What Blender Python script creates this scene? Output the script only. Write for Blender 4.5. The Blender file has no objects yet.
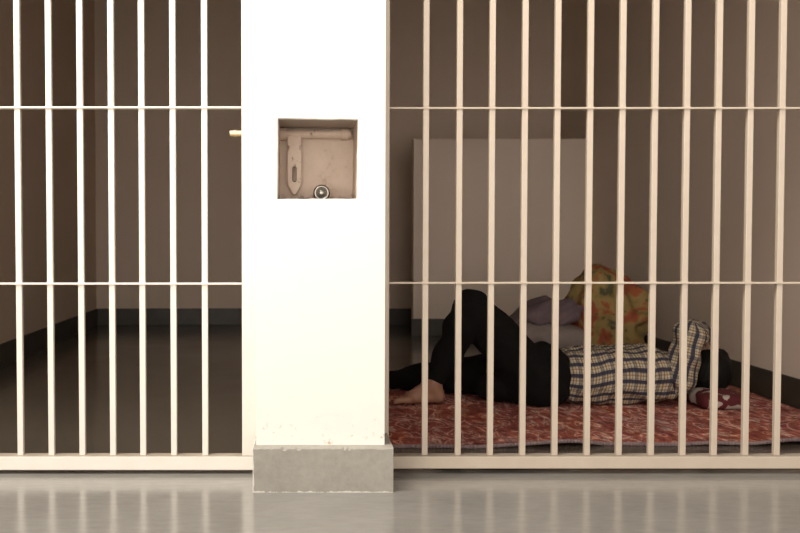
import bpy, bmesh, math, random
import numpy as np
from mathutils import Vector, Matrix

random.seed(7)
sc = bpy.context.scene
COL = sc.collection
R = math.radians

# ------------------------------------------------------------------ materials
def new_mat(name):
    m = bpy.data.materials.new(name); m.use_nodes = True
    nt = m.node_tree; b = nt.nodes['Principled BSDF']
    return m, nt, b

def N(nt, typ, **kw):
    n = nt.nodes.new(typ)
    for k, v in kw.items():
        if k in n.inputs: n.inputs[k].default_value = v
        else: setattr(n, k, v)
    return n

def ramp(nt, fac, stops, interp='LINEAR'):
    r = nt.nodes.new('ShaderNodeValToRGB'); r.color_ramp.interpolation = interp
    els = r.color_ramp.elements
    while len(els) < len(stops): els.new(0.5)
    for e, (p, c) in zip(els, stops):
        e.position = p; e.color = (*c, 1)
    nt.links.new(fac, r.inputs[0]); return r.outputs[0]

def mix(nt, fac, a, b, blend='MIX'):
    n = nt.nodes.new('ShaderNodeMix'); n.data_type = 'RGBA'; n.blend_type = blend
    for sock, v in ((n.inputs[0], fac), (n.inputs[6], a), (n.inputs[7], b)):
        if isinstance(v, (int, float)): sock.default_value = v
        elif isinstance(v, tuple): sock.default_value = (*v, 1)
        else: nt.links.new(v, sock)
    return n.outputs[2]

def math_n(nt, op, a, b=None, c=None):
    n = nt.nodes.new('ShaderNodeMath'); n.operation = op
    for i, v in enumerate((a, b, c)):
        if v is None: continue
        if isinstance(v, (int, float)): n.inputs[i].default_value = v
        else: nt.links.new(v, n.inputs[i])
    return n.outputs[0]

def coords(nt, scale=(1, 1, 1), kind='Object'):
    tc = nt.nodes.new('ShaderNodeTexCoord'); mp = nt.nodes.new('ShaderNodeMapping')
    mp.inputs['Scale'].default_value = scale
    nt.links.new(tc.outputs[kind], mp.inputs[0]); return mp.outputs[0]

def noise(nt, vec, scale, detail=4, rough=0.55, dist=0.0):
    n = N(nt, 'ShaderNodeTexNoise', Scale=scale, Detail=detail, Roughness=rough, Distortion=dist)
    nt.links.new(vec, n.inputs['Vector']); return n.outputs['Fac']

def bump(nt, b, h, strength=0.2, dist=0.005):
    n = N(nt, 'ShaderNodeBump', Strength=strength, Distance=dist)
    nt.links.new(h, n.inputs['Height']); nt.links.new(n.outputs[0], b.inputs['Normal'])

def paint(name, c, c2=None, rough=0.6, scale=3.0, bstr=0.1, lo=.3, hi=.7, bscale=60):
    m, nt, b = new_mat(name); v = coords(nt)
    c2 = c2 or tuple(x * 0.9 for x in c)
    f = noise(nt, v, scale)
    nt.links.new(ramp(nt, f, [(lo, c2), (hi, c)]), b.inputs['Base Color'])
    b.inputs['Roughness'].default_value = rough
    bump(nt, b, noise(nt, v, bscale), bstr, 0.003)
    return m

M = {}
M['wall'] = paint('cream_plaster', (.77, .645, .535), (.735, .61, .50), 0.7, 1.5)
M['low_wall'] = paint('pale_plaster', (.82, .705, .605), (.79, .675, .575), 0.7, 2.0)
M['ceiling'] = paint('ceiling_plaster', (.74, .64, .55))
M['dark_skirting'] = paint('dark_stone_skirting', (.062, .054, .044), (.045, .038, .030), 0.45, 8)
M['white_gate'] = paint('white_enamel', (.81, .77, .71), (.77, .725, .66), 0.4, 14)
M['drab'] = paint('drab_enamel', (.40, .34, .28), (.30, .25, .20), 0.8, 22)
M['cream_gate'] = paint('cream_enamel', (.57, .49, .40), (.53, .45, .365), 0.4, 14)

# pillar: white distemper with small scuffs near the bottom
m, nt, b = new_mat('white_distemper'); v = coords(nt)
f = noise(nt, v, 9, 6, .65)
sp = ramp(nt, f, [(.22, (.70, .64, .55)), (.28, (.86, .835, .79)), (.75, (.88, .855, .81))])
g = N(nt, 'ShaderNodeSeparateXYZ'); nt.links.new(v, g.inputs[0])
low = math_n(nt, 'SUBTRACT', 1.0, math_n(nt, 'MULTIPLY', math_n(nt, 'SUBTRACT', g.outputs[2], .14), 9.0)); low.node.use_clamp = True
st = ramp(nt, noise(nt, v, 45, 5, .7), [(.60, (1, 1, 1)), (.68, (.62, .45, .33))])
colr = mix(nt, low, sp, mix(nt, 1.0, sp, st, 'MULTIPLY'))
nt.links.new(colr, b.inputs['Base Color']); b.inputs['Roughness'].default_value = .7
bump(nt, b, noise(nt, v, 30), .15, .004)
M['pillar'] = m

# niche: dusty beige paint, grime settled in the lower corners
m, nt, b = new_mat('grimy_beige_paint'); v = coords(nt)
f = noise(nt, v, 16, 7, .7)
c = ramp(nt, f, [(.28, (.40, .29, .21)), (.40, (.58, .465, .375)), (.7, (.65, .53, .435))])
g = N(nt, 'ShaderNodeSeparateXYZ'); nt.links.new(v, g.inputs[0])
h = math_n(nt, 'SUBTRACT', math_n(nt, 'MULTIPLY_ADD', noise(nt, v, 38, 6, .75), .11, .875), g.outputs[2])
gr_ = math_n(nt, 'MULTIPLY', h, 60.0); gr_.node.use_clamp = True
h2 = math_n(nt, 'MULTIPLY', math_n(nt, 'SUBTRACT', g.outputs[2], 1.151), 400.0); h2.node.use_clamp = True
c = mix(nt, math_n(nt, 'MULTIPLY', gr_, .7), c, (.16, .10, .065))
c = mix(nt, math_n(nt, 'MULTIPLY', h2, .75), c, (.30, .26, .22))      # greyer and darker at the soffit
nt.links.new(c, b.inputs['Base Color']); b.inputs['Roughness'].default_value = .6
bump(nt, b, f, .2, .003)
M['niche'] = m
m, nt, b = new_mat('grimy_beige_enamel'); v = coords(nt)
f = noise(nt, v, 45, 6, .7)
c = ramp(nt, f, [(.34, (.20, .12, .08)), (.40, (.62, .50, .40)), (.7, (.68, .55, .45))])
nt.links.new(c, b.inputs['Base Color']); b.inputs['Roughness'].default_value = .5
M['bolt'] = m

# cement plinth
m, nt, b = new_mat('grey_cement'); v = coords(nt)
f = noise(nt, v, 35, 7, .7); f2 = noise(nt, v, 6, 3)
c = mix(nt, .5, ramp(nt, f, [(.3, (.25, .235, .205)), (.7, (.40, .38, .335))]), ramp(nt, f2, [(.3, (.28, .265, .235)), (.7, (.38, .36, .32))]))
g = N(nt, 'ShaderNodeSeparateXYZ'); nt.links.new(v, g.inputs[0])
drip = math_n(nt, 'MAXIMUM', math_n(nt, 'LESS_THAN', g.outputs[2], math_n(nt, 'MULTIPLY_ADD', noise(nt, v, 60, 2), .014, -.0045)), math_n(nt, 'LESS_THAN', g.outputs[0], math_n(nt, 'MULTIPLY_ADD', noise(nt, v, 40, 2), .012, -.1495)))
c = mix(nt, math_n(nt, 'MULTIPLY', drip, .7), c, (.82, .79, .73))      # drips of wall paint along the edges
nt.links.new(c, b.inputs['Base Color']); b.inputs['Roughness'].default_value = .65
bump(nt, b, f, .3, .003)
M['cement'] = m

# polished stone floor: large slabs, fine joints, worn gloss
m, nt, b = new_mat('polished_grey_stone'); v = coords(nt)
f = noise(nt, v, 2.2, 6, .6, .4); f2 = noise(nt, coords(nt, (1, 3.0, 1)), 14, 6, .7)
c = mix(nt, .45, ramp(nt, f, [(.3, (.195, .186, .173)), (.7, (.285, .275, .258))]), ramp(nt, f2, [(.3, (.185, .177, .164)), (.7, (.29, .28, .263))]))
g = N(nt, 'ShaderNodeSeparateXYZ'); nt.links.new(v, g.inputs[0])
seam = math_n(nt, 'LESS_THAN', math_n(nt, 'ABSOLUTE', math_n(nt, 'ADD', g.outputs[1], math_n(nt, 'MULTIPLY_ADD', noise(nt, v, 3, 2), .016, .092))), .0035)
crack = math_n(nt, 'LESS_THAN', math_n(nt, 'ABSOLUTE', math_n(nt, 'ADD', g.outputs[1], math_n(nt, 'MULTIPLY_ADD', g.outputs[0], -.9, math_n(nt, 'MULTIPLY_ADD', noise(nt, v, 5, 3), .12, -1.0)))), .006)
c = mix(nt, math_n(nt, 'MULTIPLY', math_n(nt, 'MAXIMUM', seam, crack), .45), c, (.06, .055, .045))
nt.links.new(c, b.inputs['Base Color'])
nt.links.new(math_n(nt, 'ADD', .09, math_n(nt, 'MULTIPLY', f, .18)), b.inputs['Roughness'])
b.inputs['IOR'].default_value = 1.6
bump(nt, b, noise(nt, v, 5, 3), .06, .01)
M['floor'] = m

# cell floor, polished corridor stone with the cells' shade in its colour: large slabs, fine joints, worn gloss
m, nt, b = new_mat('shaded_cell_stone'); v = coords(nt)
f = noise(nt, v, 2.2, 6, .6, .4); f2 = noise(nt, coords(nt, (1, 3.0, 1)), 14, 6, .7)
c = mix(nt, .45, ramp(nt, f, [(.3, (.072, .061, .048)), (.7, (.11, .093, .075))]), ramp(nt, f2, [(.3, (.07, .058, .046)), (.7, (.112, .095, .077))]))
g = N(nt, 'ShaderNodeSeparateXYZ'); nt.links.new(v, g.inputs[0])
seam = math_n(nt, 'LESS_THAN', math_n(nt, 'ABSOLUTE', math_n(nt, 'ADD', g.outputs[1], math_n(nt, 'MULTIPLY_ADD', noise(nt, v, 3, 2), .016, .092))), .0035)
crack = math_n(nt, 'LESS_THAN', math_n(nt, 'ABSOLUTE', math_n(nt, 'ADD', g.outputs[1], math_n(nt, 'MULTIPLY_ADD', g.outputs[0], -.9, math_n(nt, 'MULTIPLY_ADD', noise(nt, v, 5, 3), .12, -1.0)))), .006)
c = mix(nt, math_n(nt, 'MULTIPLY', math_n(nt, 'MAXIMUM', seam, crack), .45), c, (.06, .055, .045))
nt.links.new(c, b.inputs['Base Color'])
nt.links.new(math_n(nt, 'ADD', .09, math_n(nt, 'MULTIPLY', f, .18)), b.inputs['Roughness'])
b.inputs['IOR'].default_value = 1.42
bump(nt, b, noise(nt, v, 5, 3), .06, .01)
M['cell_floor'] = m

m, nt, b = new_mat('brass'); b.inputs['Base Color'].default_value = (.75, .58, .33, 1); b.inputs['Metallic'].default_value = .8; b.inputs['Roughness'].default_value = .3
M['brass'] = m
m, nt, b = new_mat('chrome'); b.inputs['Base Color'].default_value = (.32, .31, .28, 1); b.inputs['Metallic'].default_value = 1; b.inputs['Roughness'].default_value = .3
M['chrome'] = m
m, nt, b = new_mat('dark_iron'); b.inputs['Base Color'].default_value = (.06, .05, .04, 1); b.inputs['Roughness'].default_value = .5
M['iron'] = m

# quilted mat: brick red paisley with cream and pink flecks
m, nt, b = new_mat('red_paisley_cotton'); v = coords(nt, (1, .5, 1))
w = N(nt, 'ShaderNodeTexNoise', Scale=9, Detail=2); nt.links.new(v, w.inputs['Vector'])
vm = N(nt, 'ShaderNodeVectorMath', operation='MULTIPLY_ADD'); nt.links.new(w.outputs['Color'], vm.inputs[0])
vm.inputs[1].default_value = (.12, .12, .0); nt.links.new(v, vm.inputs[2])
vo = N(nt, 'ShaderNodeTexVoronoi', Scale=12); nt.links.new(vm.outputs[0], vo.inputs['Vector'])
ring = math_n(nt, 'SINE', math_n(nt, 'MULTIPLY', vo.outputs['Distance'], 10.0))
c1 = ramp(nt, math_n(nt, 'MULTIPLY_ADD', ring, .5, .5), [(.0, (.20, .035, .030)), (.35, (.36, .085, .062)), (.58, (.50, .15, .11)), (.80, (.90, .74, .60)), (.95, (.36, .06, .05))])
c2 = ramp(nt, noise(nt, vm.outputs[0], 17, 5, .75, .4), [(.36, (.16, .025, .03)), (.46, (.38, .11, .08)), (.54, (.52, .16, .11)), (.60, (.95, .76, .64)), (.68, (.30, .08, .09))])
c3 = mix(nt, .5, c1, c2)
tint = ramp(nt, noise(nt, v, 3.0, 2), [(.35, (.80, .78, .88)), (.5, (1, 1, 1)), (.65, (1.0, .82, .62))])
c3 = mix(nt, .9, c3, tint, 'MULTIPLY')
c3 = mix(nt, 1.0, c3, ramp(nt, noise(nt, v, 42, 4, .7), [(.36, (.55, .52, .52)), (.5, (1, 1, 1)), (.66, (1.35, 1.3, 1.25))]), 'MULTIPLY')
nt.links.new(c3, b.inputs['Base Color']); b.inputs['Roughness'].default_value = .9
bump(nt, b, noise(nt, v, 40), .4, .006)
M['mat'] = m
M['hem'] = paint('mauve_cotton', (.34, .25, .25), (.25, .17, .18), .9, 20)
M['skin'] = paint('brown_skin', (.36, .195, .125), (.30, .155, .10), .5, 12)
M['black_cloth'] = paint('black_trouser_cloth', (.007, .0065, .0065), (.005, .0045, .0045), .95, 20)
M['black_cloth'].node_tree.nodes['Principled BSDF'].inputs['Specular IOR Level'].default_value = .15
m, nt, b = new_mat('black_hair'); v = coords(nt, (1, 1, 1)); b.inputs['Base Color'].default_value = (.005, .0045, .004, 1); b.inputs['Roughness'].default_value = .6; b.inputs['Specular IOR Level'].default_value = .2
bump(nt, b, noise(nt, v, 120, 3), .6, .004); M['hair'] = m

# plaid shirt (uv-like attribute in metres)
m, nt, b = new_mat('navy_cream_plaid')
at = N(nt, 'ShaderNodeAttribute'); at.attribute_name = 'plaid'
s = N(nt, 'ShaderNodeSeparateXYZ'); nt.links.new(at.outputs['Vector'], s.inputs[0])
def band(src, period, off, width):
    fr = math_n(nt, 'FRACT', math_n(nt, 'ADD', math_n(nt, 'DIVIDE', src, period), off))
    return math_n(nt, 'LESS_THAN', fr, width)
P_ = .050
base = (.50, .435, .31); navy = (.014, .014, .040); och = (.36, .21, .07)
U_, V_ = s.outputs[0], s.outputs[1]           # along the limb or trunk / around it
c = mix(nt, math_n(nt, 'MULTIPLY', band(U_, P_, .55, .14), .65), base, och)
c = mix(nt, math_n(nt, 'MULTIPLY', band(V_, P_, .66, .12), .65), c, och)
c = mix(nt, math_n(nt, 'MULTIPLY', band(U_, P_ / 4, .1, .30), .55), c, navy)
c = mix(nt, math_n(nt, 'MULTIPLY', band(V_, P_ / 4, .3, .26), .40), c, navy)
c = mix(nt, math_n(nt, 'MULTIPLY', band(U_, P_, .0, .26), .50), c, navy)
c = mix(nt, math_n(nt, 'MULTIPLY', band(V_, P_, .2, .36), .93), c, navy)
nt.links.new(c, b.inputs['Base Color']); b.inputs['Roughness'].default_value = .85
M['plaid'] = m

# floral yellow cloth
m, nt, b = new_mat('yellow_floral_cloth'); v = coords(nt)
f = noise(nt, v, 6.5, 3, .5, .8)
c1 = ramp(nt, f, [(.34, (.07, .07, .03)), (.41, (.24, .17, .055)), (.50, (.29, .20, .07)), (.55, (.30, .085, .03)), (.66, (.23, .045, .025))])
vo = N(nt, 'ShaderNodeTexVoronoi', Scale=19); nt.links.new(v, vo.inputs['Vector'])
spot = math_n(nt, 'LESS_THAN', vo.outputs['Distance'], .22)
c2 = mix(nt, math_n(nt, 'MULTIPLY', spot, .75), c1, (.07, .08, .03))
nt.links.new(c2, b.inputs['Base Color']); b.inputs['Roughness'].default_value = .85
M['floral'] = m
M['mauve'] = paint('purple_grey_blanket', (.150, .105, .115), (.10, .07, .078), .95, 15)
M['greycloth'] = paint('grey_blanket', (.25, .205, .185), (.20, .165, .15), .95, 15)
# maroon/white pillow
m, nt, b = new_mat('maroon_white_print'); v = coords(nt)
f = noise(nt, v, 13, 2, .5, .6)
c = ramp(nt, f, [(.46, (.085, .008, .011)), (.53, (.10, .009, .013)), (.55, (.40, .34, .30)), (.66, (.44, .38, .33))])
nt.links.new(c, b.inputs['Base Color']); b.inputs['Roughness'].default_value = .85
M['pillow'] = m

# ------------------------------------------------------------------ helpers
def link(name, bm, mats, parent=None, smooth=False, bevel=0.0, seg=2):
    me = bpy.data.meshes.new(name); bm.normal_update(); bm.to_mesh(me); bm.free()
    for mm in (mats if isinstance(mats, (list, tuple)) else [mats]): me.materials.append(mm)
    if smooth:
        for p in me.polygons: p.use_smooth = True
    o = bpy.data.objects.new(name, me); COL.objects.link(o)
    if parent: o.parent = parent
    if bevel:
        md = o.modifiers.new('bevel', 'BEVEL'); md.width = bevel; md.segments = seg; md.limit_method = 'ANGLE'
    return o

def box(bm, x0, x1, y0, y1, z0, z1, mi=0):
    vs = [bm.verts.new(p) for p in ((x0,y0,z0),(x1,y0,z0),(x1,y1,z0),(x0,y1,z0),(x0,y0,z1),(x1,y0,z1),(x1,y1,z1),(x0,y1,z1))]
    for f in ((0,3,2,1),(4,5,6,7),(0,1,5,4),(1,2,6,5),(2,3,7,6),(3,0,4,7)):
        bm.faces.new([vs[i] for i in f]).material_index = mi

def boxo(name, dims, mat, parent=None, bevel=0.0):
    bm = bmesh.new(); box(bm, *dims); return link(name, bm, mat, parent, bevel=bevel)

def struct(o):
    o['kind'] = 'structure'; return o

def tag(o, label, cat, group=None):
    o['label'] = label; o['category'] = cat
    if group: o['group'] = group
    return o

def thing(name, loc, label, cat):
    o = bpy.data.objects.new(name, None); COL.objects.link(o); o.location = loc; o.empty_display_size = .1
    return tag(o, label, cat)

def tube(bm, p0, p1, r0, r1=None, n=20):
    r1 = r0 if r1 is None else r1
    p0, p1 = Vector(p0), Vector(p1); d = (p1 - p0)
    mtx = Matrix.Translation((p0 + p1) / 2) @ d.to_track_quat('Z', 'Y').to_matrix().to_4x4()
    bmesh.ops.create_cone(bm, cap_ends=True, segments=n, radius1=r0, radius2=r1, depth=d.length, matrix=mtx)

# --- signed distance modelling -------------------------------------------------
def surface_nets(F, org, h):
    ins = F < 0
    nx, ny, nz = F.shape
    cs = (nx - 1, ny - 1, nz - 1)
    acc = np.zeros(cs + (3,), np.float32); cnt = np.zeros(cs, np.float32)
    for a in range(3):
        s0 = [slice(None)] * 3; s1 = [slice(None)] * 3
        s0[a] = slice(0, -1); s1[a] = slice(1, None)
        A, B = F[tuple(s0)], F[tuple(s1)]
        cr = (A < 0) != (B < 0)
        t = np.where(cr, A / np.where(cr, A - B, 1), 0).astype(np.float32)
        o1, o2 = [i for i in range(3) if i != a]
        for i in (0, 1):
            for j in (0, 1):
                sl = [slice(None)] * 3
                sl[o1] = slice(i, cs[o1] + i); sl[o2] = slice(j, cs[o2] + j)
                c = cr[tuple(sl)]; tt = t[tuple(sl)]
                cnt += c
                acc[..., a] += np.where(c, tt, 0)
                acc[..., o1] += np.where(c, i, 0); acc[..., o2] += np.where(c, j, 0)
    act = cnt > 0
    idx = -np.ones(cs, np.int64); idx[act] = np.arange(act.sum())
    ijk = np.argwhere(act)
    V = (ijk + acc[act] / cnt[act][:, None]) * h + np.array(org)
    quads = []
    for a in range(3):
        o1, o2 = [(1, 2), (2, 0), (0, 1)][a]
        s0 = [slice(None)] * 3; s1 = [slice(None)] * 3
        s0[a] = slice(0, -1); s1[a] = slice(1, None)
        for o in (o1, o2): s0[o] = slice(1, -1); s1[o] = slice(1, -1)
        A, B = ins[tuple(s0)], ins[tuple(s1)]
        e = np.argwhere(A != B); 
        if not len(e): continue
        flip = A[tuple(e.T)]
        base = e.copy(); base[:, o1] += 1; base[:, o2] += 1
        def cell(d1, d2):
            q = base.copy(); q[:, o1] -= d1; q[:, o2] -= d2
            return idx[tuple(q.T)]
        q = np.stack([cell(1, 1), cell(0, 1), cell(0, 0), cell(1, 0)], 1)
        q[~flip] = q[~flip][:, ::-1]
        quads.append(q)
    return V, np.concatenate(quads)

class SDF:
    def __init__(self, lo, hi, h):
        self.h = h; self.lo = np.array(lo, float)
        n = np.ceil((np.array(hi) - self.lo) / h).astype(int) + 1
        self.n = n
        self.ax = [self.lo[i] + h * np.arange(n[i]) for i in range(3)]
        self.F = np.full(tuple(n), 1.0, np.float32)
    def _sl(self, lo, hi):
        return tuple(slice(max(0, int((lo[i] - self.lo[i]) / self.h)), min(self.n[i], int((hi[i] - self.lo[i]) / self.h) + 2)) for i in range(3))
    def _P(self, sl):
        return np.meshgrid(*[self.ax[i][sl[i]] for i in range(3)], indexing='ij')
    def _add(self, sl, d, k, sub=False):
        A = self.F[sl]
        if sub:
            hh = np.maximum(k - np.abs(A + d), 0) / max(k, 1e-6); self.F[sl] = np.maximum(A, -d) + hh * hh * k * .25
        else:
            hh = np.maximum(k - np.abs(A - d), 0) / max(k, 1e-6); self.F[sl] = np.minimum(A, d) - hh * hh * k * .25
    def cap(self, a, b, ra, rb=None, k=.02):
        rb = ra if rb is None else rb
        a, b = np.array(a, float), np.array(b, float); m = max(ra, rb) + k + .03
        sl = self._sl(np.minimum(a, b) - m, np.maximum(a, b) + m); X, Y, Z = self._P(sl)
        ba = b - a; L = max(ba @ ba, 1e-9)
        t = np.clip(((X - a[0]) * ba[0] + (Y - a[1]) * ba[1] + (Z - a[2]) * ba[2]) / L, 0, 1)
        d = np.sqrt((X - a[0] - t * ba[0])**2 + (Y - a[1] - t * ba[1])**2 + (Z - a[2] - t * ba[2])**2) - (ra + (rb - ra) * t)
        self._add(sl, d, k); return self
    def chain(self, pts, k=.02):
        for (a, ra), (b, rb) in zip(pts, pts[1:]): self.cap(a, b, ra, rb, k)
    def ell(self, c, r, k=.02, axes=None, sub=False):
        c = np.array(c, float); m = max(r) + k + .03
        sl = self._sl(c - m, c + m); X, Y, Z = self._P(sl)
        D = (X - c[0], Y - c[1], Z - c[2])
        if axes is not None:
            D = tuple(D[0] * a[0] + D[1] * a[1] + D[2] * a[2] for a in axes)
        k0 = np.sqrt(sum((D[i] / r[i])**2 for i in range(3))); k1 = np.sqrt(sum((D[i] / r[i]**2)**2 for i in range(3)))
        self._add(sl, k0 * (k0 - 1) / np.maximum(k1, 1e-6), k, sub); return self
    def rbox(self, c, hs, r, k=.02):
        c = np.array(c, float); hs = np.array(hs, float); m = hs + k + .03
        sl = self._sl(c - m, c + m); X, Y, Z = self._P(sl)
        q = [np.abs(V - c[i]) - (hs[i] - r) for i, V in enumerate((X, Y, Z))]
        d = np.sqrt(sum(np.maximum(v, 0)**2 for v in q)) + np.minimum(np.maximum(np.maximum(q[0], q[1]), q[2]), 0) - r
        self._add(sl, d, k); return self
    def field(self, fn):
        X, Y, Z = self._P(tuple(slice(0, n) for n in self.n)); self.F = fn(self.F, X, Y, Z).astype(np.float32); return self
    def arrays(self):
        self.F[0] = self.F[-1] = 1; self.F[:, 0] = self.F[:, -1] = 1; self.F[:, :, 0] = self.F[:, :, -1] = 1
        return surface_nets(self.F, self.lo, self.h)

def mesh_obj(name, V, Q, mat, parent=None, attr=None, it=2):
    # light relaxation of the net, then one smooth mesh
    V = V.copy()
    for _ in range(it):
        s = np.zeros_like(V); c = np.zeros(len(V))
        for i in range(4):
            for j in (1, 3):
                np.add.at(s, Q[:, i], V[Q[:, (i + j) % 4]]); np.add.at(c, Q[:, i], 1)
        V = V * .5 + .5 * s / c[:, None]
    me = bpy.data.meshes.new(name); me.from_pydata(V.tolist(), [], Q.tolist()); me.update()
    me.materials.append(mat)
    for p in me.polygons: p.use_smooth = True
    if attr is not None:
        a = me.attributes.new('plaid', 'FLOAT_VECTOR', 'POINT'); a.data.foreach_set('vector', attr(V).astype(np.float32).ravel())
    o = bpy.data.objects.new(name, me); COL.objects.link(o)
    if parent: o.parent = parent; o.matrix_parent_inverse = Matrix.Translation(-parent.location)
    return o

def reparent(o, p):
    o.parent = p; o.matrix_parent_inverse = Matrix.Translation(-Vector(p.location)); return o

# ------------------------------------------------------------------ the building
XL, XR, YB, H = -1.79, 2.26, 5.45, 3.0        # cell side walls, back wall, ceiling height
struct(boxo('floor', (-4.2, 4.8, -5.0, .036, -.12, 0), M['floor']))
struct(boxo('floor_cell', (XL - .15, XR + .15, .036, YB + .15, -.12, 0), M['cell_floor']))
struct(boxo('ceiling', (XL - .15, XR + .15, .0, YB + .15, H, H + .15), M['ceiling']))
struct(boxo('wall_left', (XL - .15, XL, -.02, YB + .15, 0, H), M['wall']))
struct(boxo('wall_right', (XR, XR + .15, -.02, YB + .15, 0, H), M['low_wall']))
struct(boxo('wall_front_left', (-4.2, XL - .15, -.02, .14, 0, H), M['pillar']))
struct(boxo('wall_front_right', (XR + .15, 4.8, -.02, .14, 0, H), M['pillar']))
struct(boxo('wall_back', (XL, XR, YB, YB + .15, 0, H), M['wall']))
struct(boxo('wall_middle', (-.16, .275, .10, YB, 0, H), M['wall']))
struct(boxo('wall_lintel_left', (XL, -.135, .0, .14, 2.12, H), M['pillar']))
struct(boxo('wall_lintel_right', (.265, XR, .0, .14, 2.12, H), M['pillar']))
struct(boxo('wall_low', (.885, XR, 4.50, 4.62, 0, 1.545), M['low_wall'], bevel=.008))
sk = M['dark_skirting']; t = .012; bh = .145
struct(boxo('baseboard_left', (XL, XL + t, .16, YB, 0, bh), sk, bevel=.003))
struct(boxo('baseboard_right', (XR - t, XR, .16, YB, 0, bh), sk, bevel=.003))
struct(boxo('baseboard_back', (XL, -.16, YB - t, YB, 0, bh), sk, bevel=.003))
struct(boxo('baseboard_rear', (.275, XR, YB - t, YB, 0, bh), sk, bevel=.003))
struct(boxo('baseboard_low', (.873, XR - t, 4.50 - t, 4.50, 0, bh - .01), sk, bevel=.003))

# pillar with the lock niche (front face pierced, lined and closed at the back)
PX0, PX1, PY0, PY1 = -.137, .265, -.215, .10
NX0, NX1, NZ0, NZ1, NY = -.072, .182, .906, 1.160, .045
bm = bmesh.new()
def quad(pts, mi=0):
    bm.faces.new([bm.verts.new(p) for p in pts]).material_index = mi
random.seed(3)
def jag(a, b, n, amp):                       # plaster edge, hand finished
    out = []
    for i in range(n):
        s_ = i / n; p = [a[k] + (b[k] - a[k]) * s_ for k in range(2)]
        if i: p = [q + random.uniform(-amp, amp) for q in p]
        out.append(tuple(p))
    return out
loop = jag((NX0, NZ0), (NX1 - .003, NZ0 + .001), 9, .0012) + jag((NX1 - .003, NZ0 + .001), (NX1, NZ1 - .004), 9, .0016) \
     + jag((NX1, NZ1 - .004), (NX0 + .002, NZ1), 9, .0012) + jag((NX0 + .002, NZ1), (NX0, NZ0), 9, .0012)
fo = [bm.verts.new((x, PY0, z)) for x, z in loop]
oc = [bm.verts.new(p) for p in ((PX0, PY0, 0), (PX1, PY0, 0), (PX1, PY0, H), (PX0, PY0, H))]
for q in range(4):                            # four fans between the outer corners and the ragged hole
    seg = [fo[(q * 9 + i) % 36] for i in range(10)]
    bm.faces.new([oc[q], oc[(q + 1) % 4]] + seg[::-1])
r1 = [bm.verts.new((x + (1 if x < .05 else -1) * .003, PY0 + .008, z + (1 if z < 1.03 else -1) * .003)) for x, z in loop]
bk = [bm.verts.new((x + (1 if x < .05 else -1) * .003, NY, z + (1 if z < 1.03 else -1) * .003)) for x, z in loop]
for i in range(36):
    j = (i + 1) % 36
    bm.faces.new((fo[i], fo[j], r1[j], r1[i]))
    bm.faces.new((r1[i], r1[j], bk[j], bk[i])).material_index = 1
bm.faces.new(bk).material_index = 1
ob = [bm.verts.new((v.co.x, PY1, v.co.z)) for v in oc]
for i in range(4):
    j = (i + 1) % 4; bm.faces.new((oc[j], oc[i], ob[i], ob[j]))
bm.faces.new(ob[::-1])
bmesh.ops.recalc_face_normals(bm, faces=bm.faces)
struct(link('wall_pillar', bm, [M['pillar'], M['niche']]))

# cement plinth: chipped front arris, wraps the pillar foot
bm = bmesh.new()
nxp = 60; rows = []
X0, X1, Yf, Zt = -.1465, .289, -.258, .139
random.seed(11)
top = []; 
for i in range(nxp + 1):
    x = X0 + (X1 - X0) * i / nxp
    chip = random.choice((0, 0, 0, .0015)) + (.005 if i in (13, 14, 19, 20, 39, 41) else 0)
    top.append((x, chip))
vb = [bm.verts.new((x, Yf, 0)) for x, c_ in top]
vm_ = [bm.verts.new((x, Yf, Zt - .004 - c_)) for x, c_ in top]
vt = [bm.verts.new((x, Yf + .004 + c_ * .8, Zt)) for x, c_ in top]
vk = [bm.verts.new((x, PY0 + .0, Zt)) for x, c_ in top]
for i in range(nxp):
    for a, b_ in ((vb, vm_), (vm_, vt), (vt, vk)):
        bm.faces.new((a[i], a[i + 1], b_[i + 1], b_[i]))
# flanks along the pillar sides
def slab(x0, x1, y0, y1):
    box(bm, x0, x1, y0, y1, 0, Zt)
slab(X0, PX0, PY0, .0 - .024); slab(PX1, X1, PY0, .0 - .024)
for e in (0, nxp):
    x = top[e][0]; vs = [vb[e], vm_[e], vt[e], vk[e], bm.verts.new((x, PY0, 0))]
    bm.faces.new(vs if e == 0 else vs[::-1])
bmesh.ops.recalc_face_normals(bm, faces=bm.faces)
struct(link('baseboard_pillar', bm, M['cement']))

# ------------------------------------------------------------------ barred gates
def bar_mesh(z0, z1, mat):
    bm = bmesh.new(); w = .0098
    box(bm, -w, w, 0, 2 * w, z0, z1)
    bmesh.ops.bevel(bm, geom=[e for e in bm.edges if abs(e.verts[0].co.z - e.verts[1].co.z) > .1], offset=.0022, segments=2, affect='EDGES', profile=.6)
    me = bpy.data.meshes.new('bar'); bm.normal_update(); bm.to_mesh(me); bm.free(); me.materials.append(mat); return me

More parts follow.
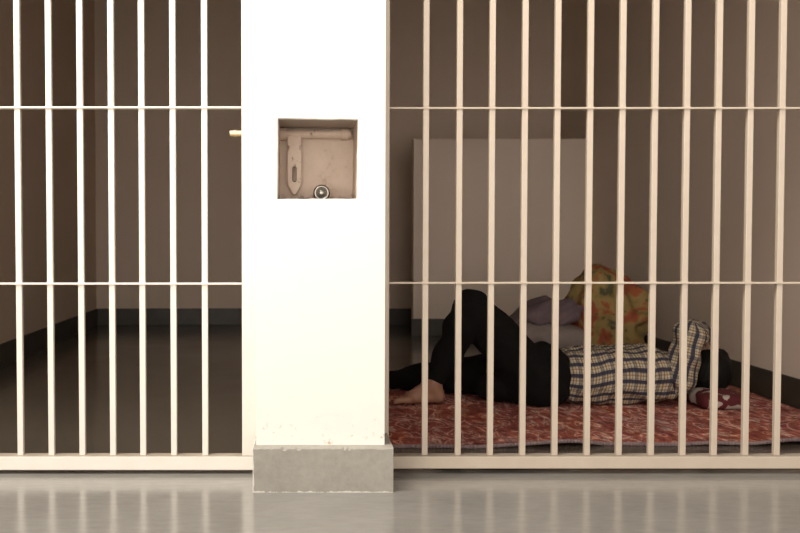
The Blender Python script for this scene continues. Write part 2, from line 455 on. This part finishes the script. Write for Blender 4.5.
def gate(x0, x1, bars, zb0, zb1, mat, label, postw=.055, rails=(.634, 1.2185, 1.806)):
    g = thing('barred_gate', ((x0 + x1) / 2, 0, 0), label, 'gate')
    me = bar_mesh(zb1 - .004, 2.05, mat); cx = (x0 + x1) / 2
    for i, x in enumerate(bars):
        o = bpy.data.objects.new('bar', me); COL.objects.link(o); o.parent = g
        o.location = (x - cx, 0, 0)
    for z in rails:
        bm = bmesh.new(); box(bm, x0 + .01, x1 - .01, -.006, .030, z - .0031, z + .0031)
        for x in bars:                         # weld collars where the bars pass through
            box(bm, x - .0108, x + .0108, -.0012, .0215, z - .0068, z + .0068)
        reparent(link('cross_rail', bm, mat, bevel=.0015), g)
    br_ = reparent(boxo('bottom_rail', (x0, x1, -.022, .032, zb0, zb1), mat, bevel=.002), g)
    br_.data.materials.append(M['drab']); br_.data.polygons[1].material_index = 1     # darker grey-brown on the flat top
    reparent(boxo('top_rail', (x0, x1, -.010, .032, 2.045, 2.09), mat, bevel=.003), g)
    for a in (x0, x1 - postw):
        reparent(boxo('frame_post', (a, a + postw, -.012, .030, zb1 - .001, 2.05), mat, bevel=.003), g)
    return g
lb = [-.940, -.836, -.7325, -.6295, -.5285, -.425, -.320]
lb = [lb[0] - .1035 * k for k in range(6, 0, -1)] + lb
lb = [x + .0022 for x in lb]
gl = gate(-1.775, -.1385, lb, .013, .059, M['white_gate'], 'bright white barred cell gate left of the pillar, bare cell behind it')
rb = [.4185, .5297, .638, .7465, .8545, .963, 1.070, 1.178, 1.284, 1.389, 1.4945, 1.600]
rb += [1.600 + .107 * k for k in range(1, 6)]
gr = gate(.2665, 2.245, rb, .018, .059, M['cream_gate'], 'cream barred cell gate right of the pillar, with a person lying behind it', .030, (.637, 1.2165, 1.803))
# brass bolt end that sticks out of the left gate's post
bm = bmesh.new(); tube(bm, (-.233, .008, 1.134), (-.190, .008, 1.134), .0108); tube(bm, (-.219, .008, 1.134), (-.211, .008, 1.134), .0128)
o = reparent(link('bolt_end', bm, M['brass'], smooth=False, bevel=.001), gl); o['label'] = 'brass bolt end sticking out of the post'

# ------------------------------------------------------------------ lock gear in the niche
hb = thing('hasp_bolt', (.05, NY, 1.13), 'beige sliding bolt with hanging slotted hasp at the back of the pillar niche', 'bolt')
zr, yr = 1.133, .022
bm = bmesh.new(); tube(bm, (-.066, yr, zr), (.171, yr, zr), .0145, n=28); reparent(link('bolt_rod', bm, M['bolt'], smooth=False, bevel=.002), hb)
for xa in (-.057, .150):
    bm = bmesh.new(); tube(bm, (xa - .012, yr, zr), (xa + .012, yr, zr), .0195, n=28); box(bm, xa - .012, xa + .012, yr, NY - .0005, zr - .019, zr + .019)
    reparent(link('bracket', bm, M['bolt'], bevel=.002), hb)
# hasp plate: outline with shallow notches and a real slot
def plate_with_slot(out, slot, y, th):
    bm = bmesh.new(); ed = []
    for lp in (out, slot):
        vs = [bm.verts.new((x, y, z)) for x, z in lp]
        ed += [bm.edges.new((vs[i], vs[(i + 1) % len(vs)])) for i in range(len(vs))]
    fs = [f for f in bmesh.ops.triangle_fill(bm, edges=ed, use_beauty=True)['geom'] if isinstance(f, bmesh.types.BMFace)]
    ex = bmesh.ops.extrude_face_region(bm, geom=fs)['geom']
    bmesh.ops.translate(bm, verts=[v for v in ex if isinstance(v, bmesh.types.BMVert)], vec=(0, -th, 0))
    bmesh.ops.recalc_face_normals(bm, faces=bm.faces); return bm
xc = -.0185
half = [(.0225, 1.130), (.0225, 1.097), (.0155, 1.092), (.0155, 1.082), (.0225, 1.076), (.0225, .975), (.0195, .962), (.006, .936), (.0, .932)]
out = [(xc + x, z) for x, z in half] + [(xc - x, z) for x, z in half[::-1][1:]]
slot = [(xc + .0045 * math.cos(a), (1.018 if math.sin(a) > 0 else .980) + .0045 * math.sin(a)) for a in [2 * math.pi * (i + .5) / 16 for i in range(16)]]
reparent(link('hasp_plate', plate_with_slot(out, slot, yr - .006, .006), M['bolt']), hb)
rim = [(xc + .0072 * math.cos(a), (1.018 if math.sin(a) > 0 else .980) + .0072 * math.sin(a)) for a in [2 * math.pi * (i + .5) / 16 for i in range(16)]]
o = reparent(link('slot_rim', plate_with_slot(rim, slot, yr - .012, .0025), M['iron']), hb); o['label'] = 'rusty rim of the slot'
# round padlock on the sill
pl = thing('padlock', (.0715, -.055, NZ0), 'round chrome padlock on the sill of the pillar niche', 'padlock')
c0 = Vector((.0705, -.055, .9335)); r0 = .0275
def lathe_y(prof, n=36):
    bm = bmesh.new(); rings = []
    for (r, y) in prof:
        if r < 1e-6: rings.append([bm.verts.new((c0.x, c0.y + y, c0.z))])
        else: rings.append([bm.verts.new((c0.x + r * math.cos(2 * math.pi * i / n), c0.y + y, c0.z + r * math.sin(2 * math.pi * i / n))) for i in range(n)])
    for a, b_ in zip(rings, rings[1:]):
        for i in range(n):
            j = (i + 1) % n
            vs = [a[i % len(a)], a[j % len(a)], b_[j % len(b_)], b_[i % len(b_)]]
            u = []
            for q in vs:
                if q not in u: u.append(q)
            if len(u) > 2: bm.faces.new(u)
    bmesh.ops.recalc_face_normals(bm, faces=bm.faces); return bm
reparent(link('lock_body', lathe_y([(0, .016), (.023, .016), (r0, .010), (r0, -.006), (.0245, -.012), (.0195, -.014), (.0175, -.010), (0, -.010)]), M['chrome'], smooth=True), pl)
reparent(link('keyhole_cover', lathe_y([(0, -.017), (.006, -.0165), (.0115, -.0135), (.012, -.0101), (0, -.0101)]), M['chrome'], smooth=True), pl)
bm = bmesh.new()
pts = [Vector((c0.x + .014 * math.cos(a), c0.y + .014 + .026 * max(0, math.sin(a)), c0.z)) for a in [math.pi * i / 10 for i in range(11)]]
for a, b_ in zip(pts, pts[1:]): tube(bm, a, b_, .004, n=10)
reparent(link('shackle', bm, M['chrome'], smooth=True), pl)

# ------------------------------------------------------------------ sleeping mat
mx0, mx1 = .315, 2.235
nx, ny = 150, 90
def edge_front(x): return .385 + .075 * (x - mx0) / (mx1 - mx0) + .012 * math.sin(x * 6.1 + .6) + .006 * math.sin(x * 17)
def edge_back(x): return 1.86 + .01 * math.sin(x * 5)
def mat_top(x, y, s_):
    edge = math.exp(-s_ / .05)
    return .016 + edge * (.004 * math.sin(x * 14) + .007 * math.sin(x * 7.3 + 1) ) + .0015 * math.sin(x * 23 + y * 7) * math.sin(y * 19)
bm = bmesh.new(); T = []; B = []
for j in range(ny + 1):
    rt, rb_ = [], []
    for i in range(nx + 1):
        x = mx0 + (mx1 - mx0) * i / nx
        yf, yb = edge_front(x), edge_back(x); y = yf + (yb - yf) * (j / ny) ** 1.3
        z = mat_top(x, y, y - yf)
        rt.append(bm.verts.new((x, y, max(z, .012)))); rb_.append(bm.verts.new((x, y, max(z - .013, .001))))
    T.append(rt); B.append(rb_)
for j in range(ny):
    for i in range(nx):
        bm.faces.new((T[j][i], T[j][i+1], T[j+1][i+1], T[j+1][i])); bm.faces.new((B[j][i], B[j+1][i], B[j+1][i+1], B[j][i+1]))
for i in range(nx):
    bm.faces.new((B[0][i], B[0][i+1], T[0][i+1], T[0][i])); bm.faces.new((T[ny][i], T[ny][i+1], B[ny][i+1], B[ny][i]))
for j in range(ny):
    bm.faces.new((T[j][0], T[j+1][0], B[j+1][0], B[j][0])); bm.faces.new((B[j][nx], B[j+1][nx], T[j+1][nx], T[j][nx]))
bm.normal_update()
cent = [(v.co.x, v.co.y, v.co.z) for v in T[0]]
mt = thing('sleeping_mat', (1.27, 1.1, 0), 'red paisley sleeping mat on the floor under the lying person', 'mat')
reparent(link('quilt', bm, M['mat'], smooth=True), mt)
bm = bmesh.new()
for a, b_ in zip(cent, cent[1:]):
    tube(bm, (a[0], a[1] - .002, a[2] - .0065), (b_[0], b_[1] - .002, b_[2] - .0065), .0075, n=10)
o = reparent(link('edge_binding', bm, M['hem'], smooth=True), mt); o['label'] = 'mauve grey front edge binding'

# ------------------------------------------------------------------ the person
MZ = .018
person = thing('person', (1.2, 1.33, MZ), 'person in plaid shirt and black trousers lying on their back, one knee raised', 'person')
hc = np.array((1.897, 1.335, .172))                                   # head centre
hf = np.array((.05, .60, .80)); hf /= np.linalg.norm(hf)              # face direction
hu = np.array((1., .0, -.05)); hu -= hf * (hu @ hf); hu /= np.linalg.norm(hu)   # towards the crown
hs = np.cross(hf, hu)                                                  # sideways
def HP(s_, f_, u_): return hc + hs * s_ + hf * f_ + hu * u_
HAX = (hs, hf, hu)
sh_n, el_n, wr_n = np.array((1.715, 1.175, .145)), np.array((1.762, 1.180, .338)), np.array((1.905, 1.365, .350))
sh_f, el_f, wr_f = np.array((1.69, 1.49, .140)), np.array((1.46, 1.64, .085)), np.array((1.24, 1.66, .065))

B_ = SDF((.30, .95, -.01), (2.12, 1.90, .62), .0062)
# torso, neck
B_.rbox((1.42, 1.33, .145), (.27, .155, .10), .095, .03)
B_.ell((1.12, 1.33, .145), (.13, .165, .105), .04)
B_.cap((1.66, 1.22, .14), (1.66, 1.44, .14), .065, .065, .04)
B_.cap((1.70, 1.33, .13), (1.83, 1.335, .145), .055, .05, .03)
# legs: near leg bent, far leg flat
hn, kn, an = (1.09, 1.235, .135), (.785, 1.225, .468), (.612, 1.235, .125)
hfr, kf, af = (1.09, 1.43, .125), (.755, 1.56, .105), (.435, 1.70, .058)
B_.chain([(hn, .085), (kn, .056)], .03); B_.chain([(kn, .054), ((.715, 1.225, .33), .050), (an, .036)], .02)
B_.chain([(hfr, .085), (kf, .056)], .03); B_.chain([(kf, .054), ((.60, 1.63, .088), .046), (af, .036)], .02)
def foot(ank, fwd, down, side, k=.012):
    ank = np.array(ank, float); f, d_, s_ = [np.array(v, float) / np.linalg.norm(v) for v in (fwd, down, side)]
    P = lambda a, b_, c_: ank + f * a + d_ * b_ + s_ * c_
    B_.cap(P(0, 0, 0), P(-.022, .068, 0), .036, .030, k)
    B_.cap(P(-.02, .068, 0), P(.10, .080, 0), .029, .020, k)
    B_.cap(P(.01, .02, 0), P(.11, .070, .008), .036, .022, .02)
    B_.cap(P(.115, .078, -.028), P(.115, .078, .030), .020, .020, k)
    for q, (o_, l_, r_) in enumerate(((-.033, .052, .0135), (-.012, .052, .0105), (.006, .046, .0098), (.023, .038, .0092), (.038, .028, .0088))):
        B_.chain([(P(.125, .080, o_), r_), (P(.125 + l_ * .6, .078, o_ * 1.03), r_), (P(.125 + l_, .085, o_ * 1.05), r_ * .95)], .003)
foot(an, (-1, 0, -.02), (0, 0, -1), (0, 1, 0))
foot(af, (-.25, .15, 1), (-1, .45, -.1), (.3, 1, 0))
# arms
B_.chain([(sh_n, .052), (el_n, .042)], .02); B_.chain([(el_n, .042), ((el_n + wr_n) / 2, .038), (wr_n, .027)], .015)
B_.chain([(sh_f, .052), (el_f, .042)], .02); B_.chain([(el_f, .042), ((el_f + wr_f) / 2, .038), (wr_f, .027)], .015)
def hand(w, fwd, nrm, thumb):
    """w wrist, fwd knuckle direction, nrm back-of-hand normal, thumb side"""
    f = np.array(fwd, float); f /= np.linalg.norm(f)
    n = np.array(nrm, float); n -= f * (n @ f); n /= np.linalg.norm(n)
    t_ = np.array(thumb, float); t_ -= f * (t_ @ f); t_ -= n * (t_ @ n); t_ /= np.linalg.norm(t_)
    P = lambda a, b_, c_: w + f * a + n * b_ + t_ * c_
    for c_ in (-.024, -.008, .008, .024): B_.cap(P(.005, 0, c_ * .6), P(.085, 0, c_ * 1.1), .016, .0115, .008)
    for c_, L, r_ in ((.030, .068, .0088), (.010, .076, .009), (-.010, .070, .0088), (-.029, .054, .008)):
        p = P(.085, .001, c_); a = .25
        for seg_l, bend in ((.45, .30), (.32, .40), (.23, .35)):
            a += bend; q = p + (f * math.cos(a) - n * math.sin(a)) * L * seg_l + t_ * c_ * .12 * seg_l
            B_.cap(p, q, r_, r_ * .94, .002); p = q; r_ *= .94
    p0, p1, p2, p3 = P(.022, -.004, .022), P(.050, -.012, .048), P(.078, -.020, .058), P(.100, -.026, .060)
    B_.chain([(p0, .016), (p1, .012), (p2, .010), (p3, .0088)], .006)
hand(wr_n, (.32, .72, -.55), (.25, .45, .85), (-1, .3, 0))
hand(wr_f, (-1, .05, -.08), (0, .15, 1), (0, -1, 0))
# head and face
B_.ell(HP(0, -.015, .020), (.074, .092, .088), .02, HAX)
B_.ell(HP(0, .018, -.045), (.058, .066, .075), .03, HAX)
B_.ell(HP(0, .062, -.098), (.026, .022, .020), .02, HAX)               # chin
B_.cap(HP(0, .082, .000), HP(0, .100, -.038), .008, .013, .012)         # nose
for e in (-1, 1):
    B_.ell(HP(e * .014, .090, -.042), (.008, .008, .007), .008, HAX)    # nostril wings
    B_.ell(HP(e * .031, .071, .002), (.016, .011, .009), .006, HAX)     # closed eyelid
    B_.cap(HP(e * .016, .080, .018), HP(e * .046, .066, .018), .006, .006, .010)   # brow
    B_.ell(HP(e * .043, .055, -.030), (.020, .018, .020), .02, HAX)     # cheek
    B_.ell(HP(e * .072, -.008, -.010), (.010, .018, .031), .006, HAX)   # ear
B_.cap(HP(-.018, .079, -.066), HP(.018, .079, -.066), .0058, .0058, .005)   # upper lip
B_.cap(HP(-.015, .077, -.076), HP(.015, .077, -.076), .0065, .0065, .004)   # lower lip
# what lies on the mat is flattened by it
B_.field(lambda F, X, Y, Z: np.maximum(F, (MZ + .006 - Z)))
V, Q = B_.arrays(); mesh_obj('body', V, Q, M['skin'], person, it=1)

# hair: cap over the crown, back and sides of the head
Hh = SDF((1.74, 1.18, .02), (2.10, 1.50, .34), .0055)
Hh.ell(HP(0, -.012, .016), (.096, .113, .104), .01, HAX)
Hh.ell(HP(0, .055, .080), (.055, .040, .032), .03, HAX)
def cut(F, X, Y, Z):
    D = [X - hc[0], Y - hc[1], Z - hc[2]]
    f_ = sum(D[i] * hf[i] for i in range(3)); u_ = sum(D[i] * hu[i] for i in range(3)); s_ = sum(D[i] * hs[i] for i in range(3))
    keep = np.minimum(f_ - .062, .044 - u_)
    F = np.maximum(F, keep)
    F = np.maximum(F, -(u_ + .078))
    return F + .0022 * np.sin(u_ * 260 + s_ * 90) * np.sin(s_ * 210 + f_ * 160)
Hh.field(cut); Hh.field(lambda F, X, Y, Z: np.maximum(F, .074 - Z))
V, Q = Hh.arrays(); mesh_obj('hair', V, Q, M['hair'], person, it=1)

# trousers
T_ = SDF((.36, .95, -.01), (1.34, 1.95, .62), .008)
T_.chain([(hn, .112), ((.90, 1.23, .330), .100), (kn, .080)], .03)
T_.chain([(kn, .080), ((.735, 1.225, .375), .076), ((.675, 1.23, .24), .064), ((.622, 1.234, .150), .048)], .02)
T_.chain([(hfr, .110), ((.92, 1.50, .115), .100), (kf, .084)], .03)
T_.chain([(kf, .084), ((.60, 1.63, .088), .064), ((.470, 1.685, .064), .044)], .02)
T_.ell((1.12, 1.325, .150), (.125, .205, .128), .04)
T_.rbox((1.143, 1.325, .145), (.085, .200, .128), .075, .03)
T_.ell((1.115, 1.27, .235), (.055, .10, .062), .04)
T_.cap((1.08, 1.21, .10), (.88, 1.33, .085), .080, .062, .05)
def wr(F, X, Y, Z):
    w = .004 * np.sin(60 * (X + .55 * Z) + 9 * Y) * np.sin(22 * Z - 14 * X + 5 * Y) + .0035 * np.sin(45 * Z + 18 * X + 8 * np.sin(11 * Y))
    return np.maximum(F + w, MZ + .003 - Z)
T_.field(wr); V, Q = T_.arrays(); mesh_obj('trousers', V, Q, M['black_cloth'], person)

# shirt: trunk and two sleeves, checks follow each piece
def shirt_piece(build, lo, hi, attr):
    S = SDF(lo, hi, .0075); build(S)
    def wrk(F, X, Y, Z):
        w = .0075 * np.sin(30 * X + 24 * Z + 6 * np.sin(14 * Y)) * np.sin(17 * Z - 21 * X + 9 * Y) + .0035 * np.sin(70 * X - 35 * Z + 10 * Y + 2 * np.sin(31 * X)) + .003 * np.sin(55 * Z + 20 * X)
        return np.maximum(F + w, MZ + .003 - Z)
    S.field(wrk); V, Q = S.arrays(); return V, Q, attr
def trunk(S):
    S.rbox((1.445, 1.33, .147), (.275, .188, .122), .105, .03)
    S.ell((1.56, 1.33, .165), (.16, .17, .112), .03)
    S.cap((1.67, 1.21, .145), (1.67, 1.45, .145), .085, .085, .04)
    S.cap((1.72, 1.33, .14), (1.775, 1.33, .15), .072, .066, .03)
def trunk_at(V):
    a = np.arctan2(V[:, 2] - .10, V[:, 1] - 1.33)
    return np.stack([V[:, 0] + .006 * np.sin(V[:, 2] * 30), a * .20 + .012 * np.sin(V[:, 0] * 9) + .006 * np.sin(V[:, 0] * 23), 0 * a], 1)
def sleeve(sh, el, ex, ra, rb_, rc):
    def f(S):
        S.chain([(sh, ra), (el, rb_)], .03); S.chain([(el, rb_), (ex, rc)], .025)
    ax = (el - sh) / np.linalg.norm(el - sh); n1 = np.cross(ax, (0, 1, .2)); n1 /= np.linalg.norm(n1); n2 = np.cross(ax, n1)
    def at_(V):
        D = V - sh; u = D @ ax; a = np.arctan2(D @ n1, D @ n2)
        return np.stack([u, a * .072, 0 * u], 1)
    return f, at_
pieces = [shirt_piece(trunk, (1.10, 1.02, 0), (1.90, 1.64, .34), trunk_at)]
f, at_ = sleeve(sh_n, el_n, el_n + (wr_n - el_n) * .62, .070, .068, .058); pieces.append(shirt_piece(f, (1.55, 1.02, 0), (1.95, 1.45, .47), at_))
f, at_ = sleeve(sh_f, el_f, el_f + (wr_f - el_f) * .42, .082, .062, .056); pieces.append(shirt_piece(f, (1.25, 1.38, 0), (1.82, 1.78, .30), at_))
VV, QQ, AA, off = [], [], [], 0
for V, Q, a in pieces:
    VV.append(V); QQ.append(Q + off); AA.append(a(V)); off += len(V)
AA = np.concatenate(AA)
mesh_obj('shirt', np.concatenate(VV), np.concatenate(QQ), M['plaid'], person, attr=lambda V: AA)

# ------------------------------------------------------------------ pillow under the head
S = SDF((1.70, .98, -.01), (2.14, 1.72, .16), .0065)
S.rbox((1.895, 1.34, .050), (.105, .265, .034), .032, .02)
S.ell((1.90, 1.32, .056), (.09, .23, .040), .03)
S.field(lambda F, X, Y, Z: np.maximum(F + .005 * np.sin(28 * X + 5 * np.sin(13 * Y)) * np.sin(19 * Y + 9 * X), MZ + .002 - Z))
S.ell(HP(0, -.012, .016), (.104, .121, .112), .005, HAX, sub=True)
carve = SDF((1.70, .98, -.01), (2.14, 1.72, .16), .0065)
carve.cap((1.67, 1.21, .145), (1.67, 1.45, .145), .10, .10, .04); carve.cap((1.72, 1.33, .14), (1.775, 1.33, .15), .088, .082, .03)
carve.cap(sh_n, el_n, .085, .08); carve.cap(sh_f, el_f, .10, .08); carve.ell(HP(0, .018, -.045), (.068, .076, .085), .03, HAX); carve.cap((1.70, 1.33, .13), (1.83, 1.335, .145), .07, .065)
S.F = np.maximum(S.F, -carve.F)
V, Q = S.arrays(); o = mesh_obj('pillow', V, Q, M['pillow']); tag(o, 'small maroon and white printed pillow under the lying person\'s head', 'pillow')

# ------------------------------------------------------------------ bedding bundles behind the person
by = 2.34
def floral_body(S, g=0.0):
    S.ell((1.715, by, .27), (.225, .23, .34), .05)
    S.ell((1.76, by + .02, .36), (.205, .21, .23), .05)
    S.ell((1.695, by, .48), (.12, .14, .145), .06)
    S.rbox((1.725, by, .14), (.195, .21, .145), .09, .05)
    S.cap((1.885, by - .10, .46), (1.915, by - .12, .28), .05, .045, .05)
    S.cap((1.62, by - .19, .30), (1.88, by - .19, .33), .035, .045, .04)
S = SDF((1.38, 1.95, -.02), (2.10, 2.75, .74), .010)
floral_body(S)
def folds(F, X, Y, Z):
    a = np.arctan2(Y - by, X - 1.71); r = np.sqrt((X - 1.71)**2 + (Y - by)**2)
    tw = 9 * Z + 1.5 * np.sin(7 * X)
    w = .014 * np.abs(np.sin(4.5 * a + tw * .5)) + .010 * np.sin(8 * a - tw) * np.clip(r / .2, 0, 1) + .008 * np.sin(38 * Z + 14 * X + 4 * np.sin(9 * Y)) + .006 * np.sin(33 * X - 21 * Z)
    return np.maximum(F + w, .001 - Z)
S.field(folds); V, Q = S.arrays(); o = mesh_obj('cloth_bundle', V, Q, M['floral'])
tag(o, 'yellow and red floral cloth bundle standing behind the lying person', 'bundle')

GB = ((1.06, 1.86, -.02), (1.70, 2.75, .60), .010)
Cv = SDF(*GB); floral_body(Cv)
S = SDF(*GB)
S.rbox((1.42, 2.12, .145), (.16, .12, .15), .07, .03)
S.rbox((1.32, 2.30, .155), (.155, .25, .16), .08, .03)
S.rbox((1.35, 2.30, .25), (.120, .23, .09), .07, .05)
S.field(lambda F, X, Y, Z: np.maximum(np.maximum(F + .006 * np.sin(24 * Z + 5 * X + 3 * np.sin(9 * Y)) + .004 * np.sin(28 * X + 9 * Z), .001 - Z), .014 - Cv.F))
Fg = S.F.copy(); V, Q = S.arrays(); o = mesh_obj('folded_blanket', V, Q, M['greycloth'])
tag(o, 'dull grey folded blanket beside the floral bundle, mauve cloth on top of it', 'blanket')

S = SDF(*GB)
S.chain([((1.20, 2.17, .270), .055), ((1.28, 2.15, .335), .062), ((1.37, 2.14, .370), .062), ((1.45, 2.10, .395), .055), ((1.51, 2.11, .395), .034)], .03)
S.cap((1.30, 2.10, .29), (1.50, 2.06, .345), .030, .026, .05)
S.chain([((1.22, 2.32, .290), .055), ((1.30, 2.32, .355), .062), ((1.40, 2.32, .390), .055)], .05)
S.cap((1.30, 2.14, .335), (1.32, 2.42, .35), .055, .055, .05)
S.chain([((1.20, 2.17, .270), .05), ((1.145, 2.22, .17), .035), ((1.135, 2.25, .06), .03)], .03)
S.field(lambda F, X, Y, Z: F + .008 * np.sin(40 * (Z - .45 * X) * 2 + 3 * np.sin(7 * X)) + .005 * np.sin(19 * X + 23 * Y))
S.F = np.maximum(np.maximum(S.F  , .004 - Fg), .014 - Cv.F)
S.field(lambda F, X, Y, Z: np.maximum(F, .001 - Z))
V, Q = S.arrays(); o = mesh_obj('draped_cloth', V, Q, M['mauve'])
tag(o, 'dark mauve cloth draped over the grey blanket left of the floral bundle', 'cloth')

# ------------------------------------------------------------------ light
def area(name, loc, target, sx, sy, power, col, spread=180):
    l = bpy.data.lights.new(name, 'AREA'); l.shape = 'RECTANGLE'; l.size = sx; l.size_y = sy; l.energy = power; l.color = col; l.spread = R(spread)
    o = bpy.data.objects.new(name, l); COL.objects.link(o); o.location = loc
    o.rotation_euler = (Vector(target) - Vector(loc)).to_track_quat('-Z', 'Y').to_euler(); return o
area('corridor_skylight', (-1.5, -1.35, 3.8), (-.3, -.35, .5), 2.2, 1.1, 190, (1.0, .93, .82))
w = bpy.data.worlds.new('world'); sc.world = w; w.use_nodes = True
bg = w.node_tree.nodes['Background']; bg.inputs[0].default_value = (1.0, .90, .80, 1); nt = w.node_tree; tc = nt.nodes.new('ShaderNodeTexCoord')
dp = N(nt, 'ShaderNodeVectorMath', operation='DOT_PRODUCT'); nt.links.new(tc.outputs['Generated'], dp.inputs[0])
dp.inputs[1].default_value = (-.14, -.985, -.08)          # the bright open side of the corridor, behind and left of the camera
lobe = math_n(nt, 'POWER', math_n(nt, 'MAXIMUM', dp.outputs['Value'], 0.0), 7.0)
nt.links.new(math_n(nt, 'MULTIPLY_ADD', lobe, 4.9, .40), bg.inputs[1])

# ------------------------------------------------------------------ camera
cam = bpy.data.cameras.new('camera'); co = bpy.data.objects.new('camera', cam); COL.objects.link(co)
cam.sensor_width = 36; cam.lens = 45; cam.shift_x = .125; cam.shift_y = .003
co.location = (0, -3.33, .80); co.rotation_euler = (R(88), 0, 0)
cam.dof.use_dof = True; cam.dof.focus_distance = 3.35; cam.dof.aperture_fstop = 5.6
sc.camera = co
vs = sc.view_settings; vs.view_transform = 'Standard'; vs.look = 'None'; vs.gamma = 1; vs.use_curve_mapping = False
vs.exposure = 0.08
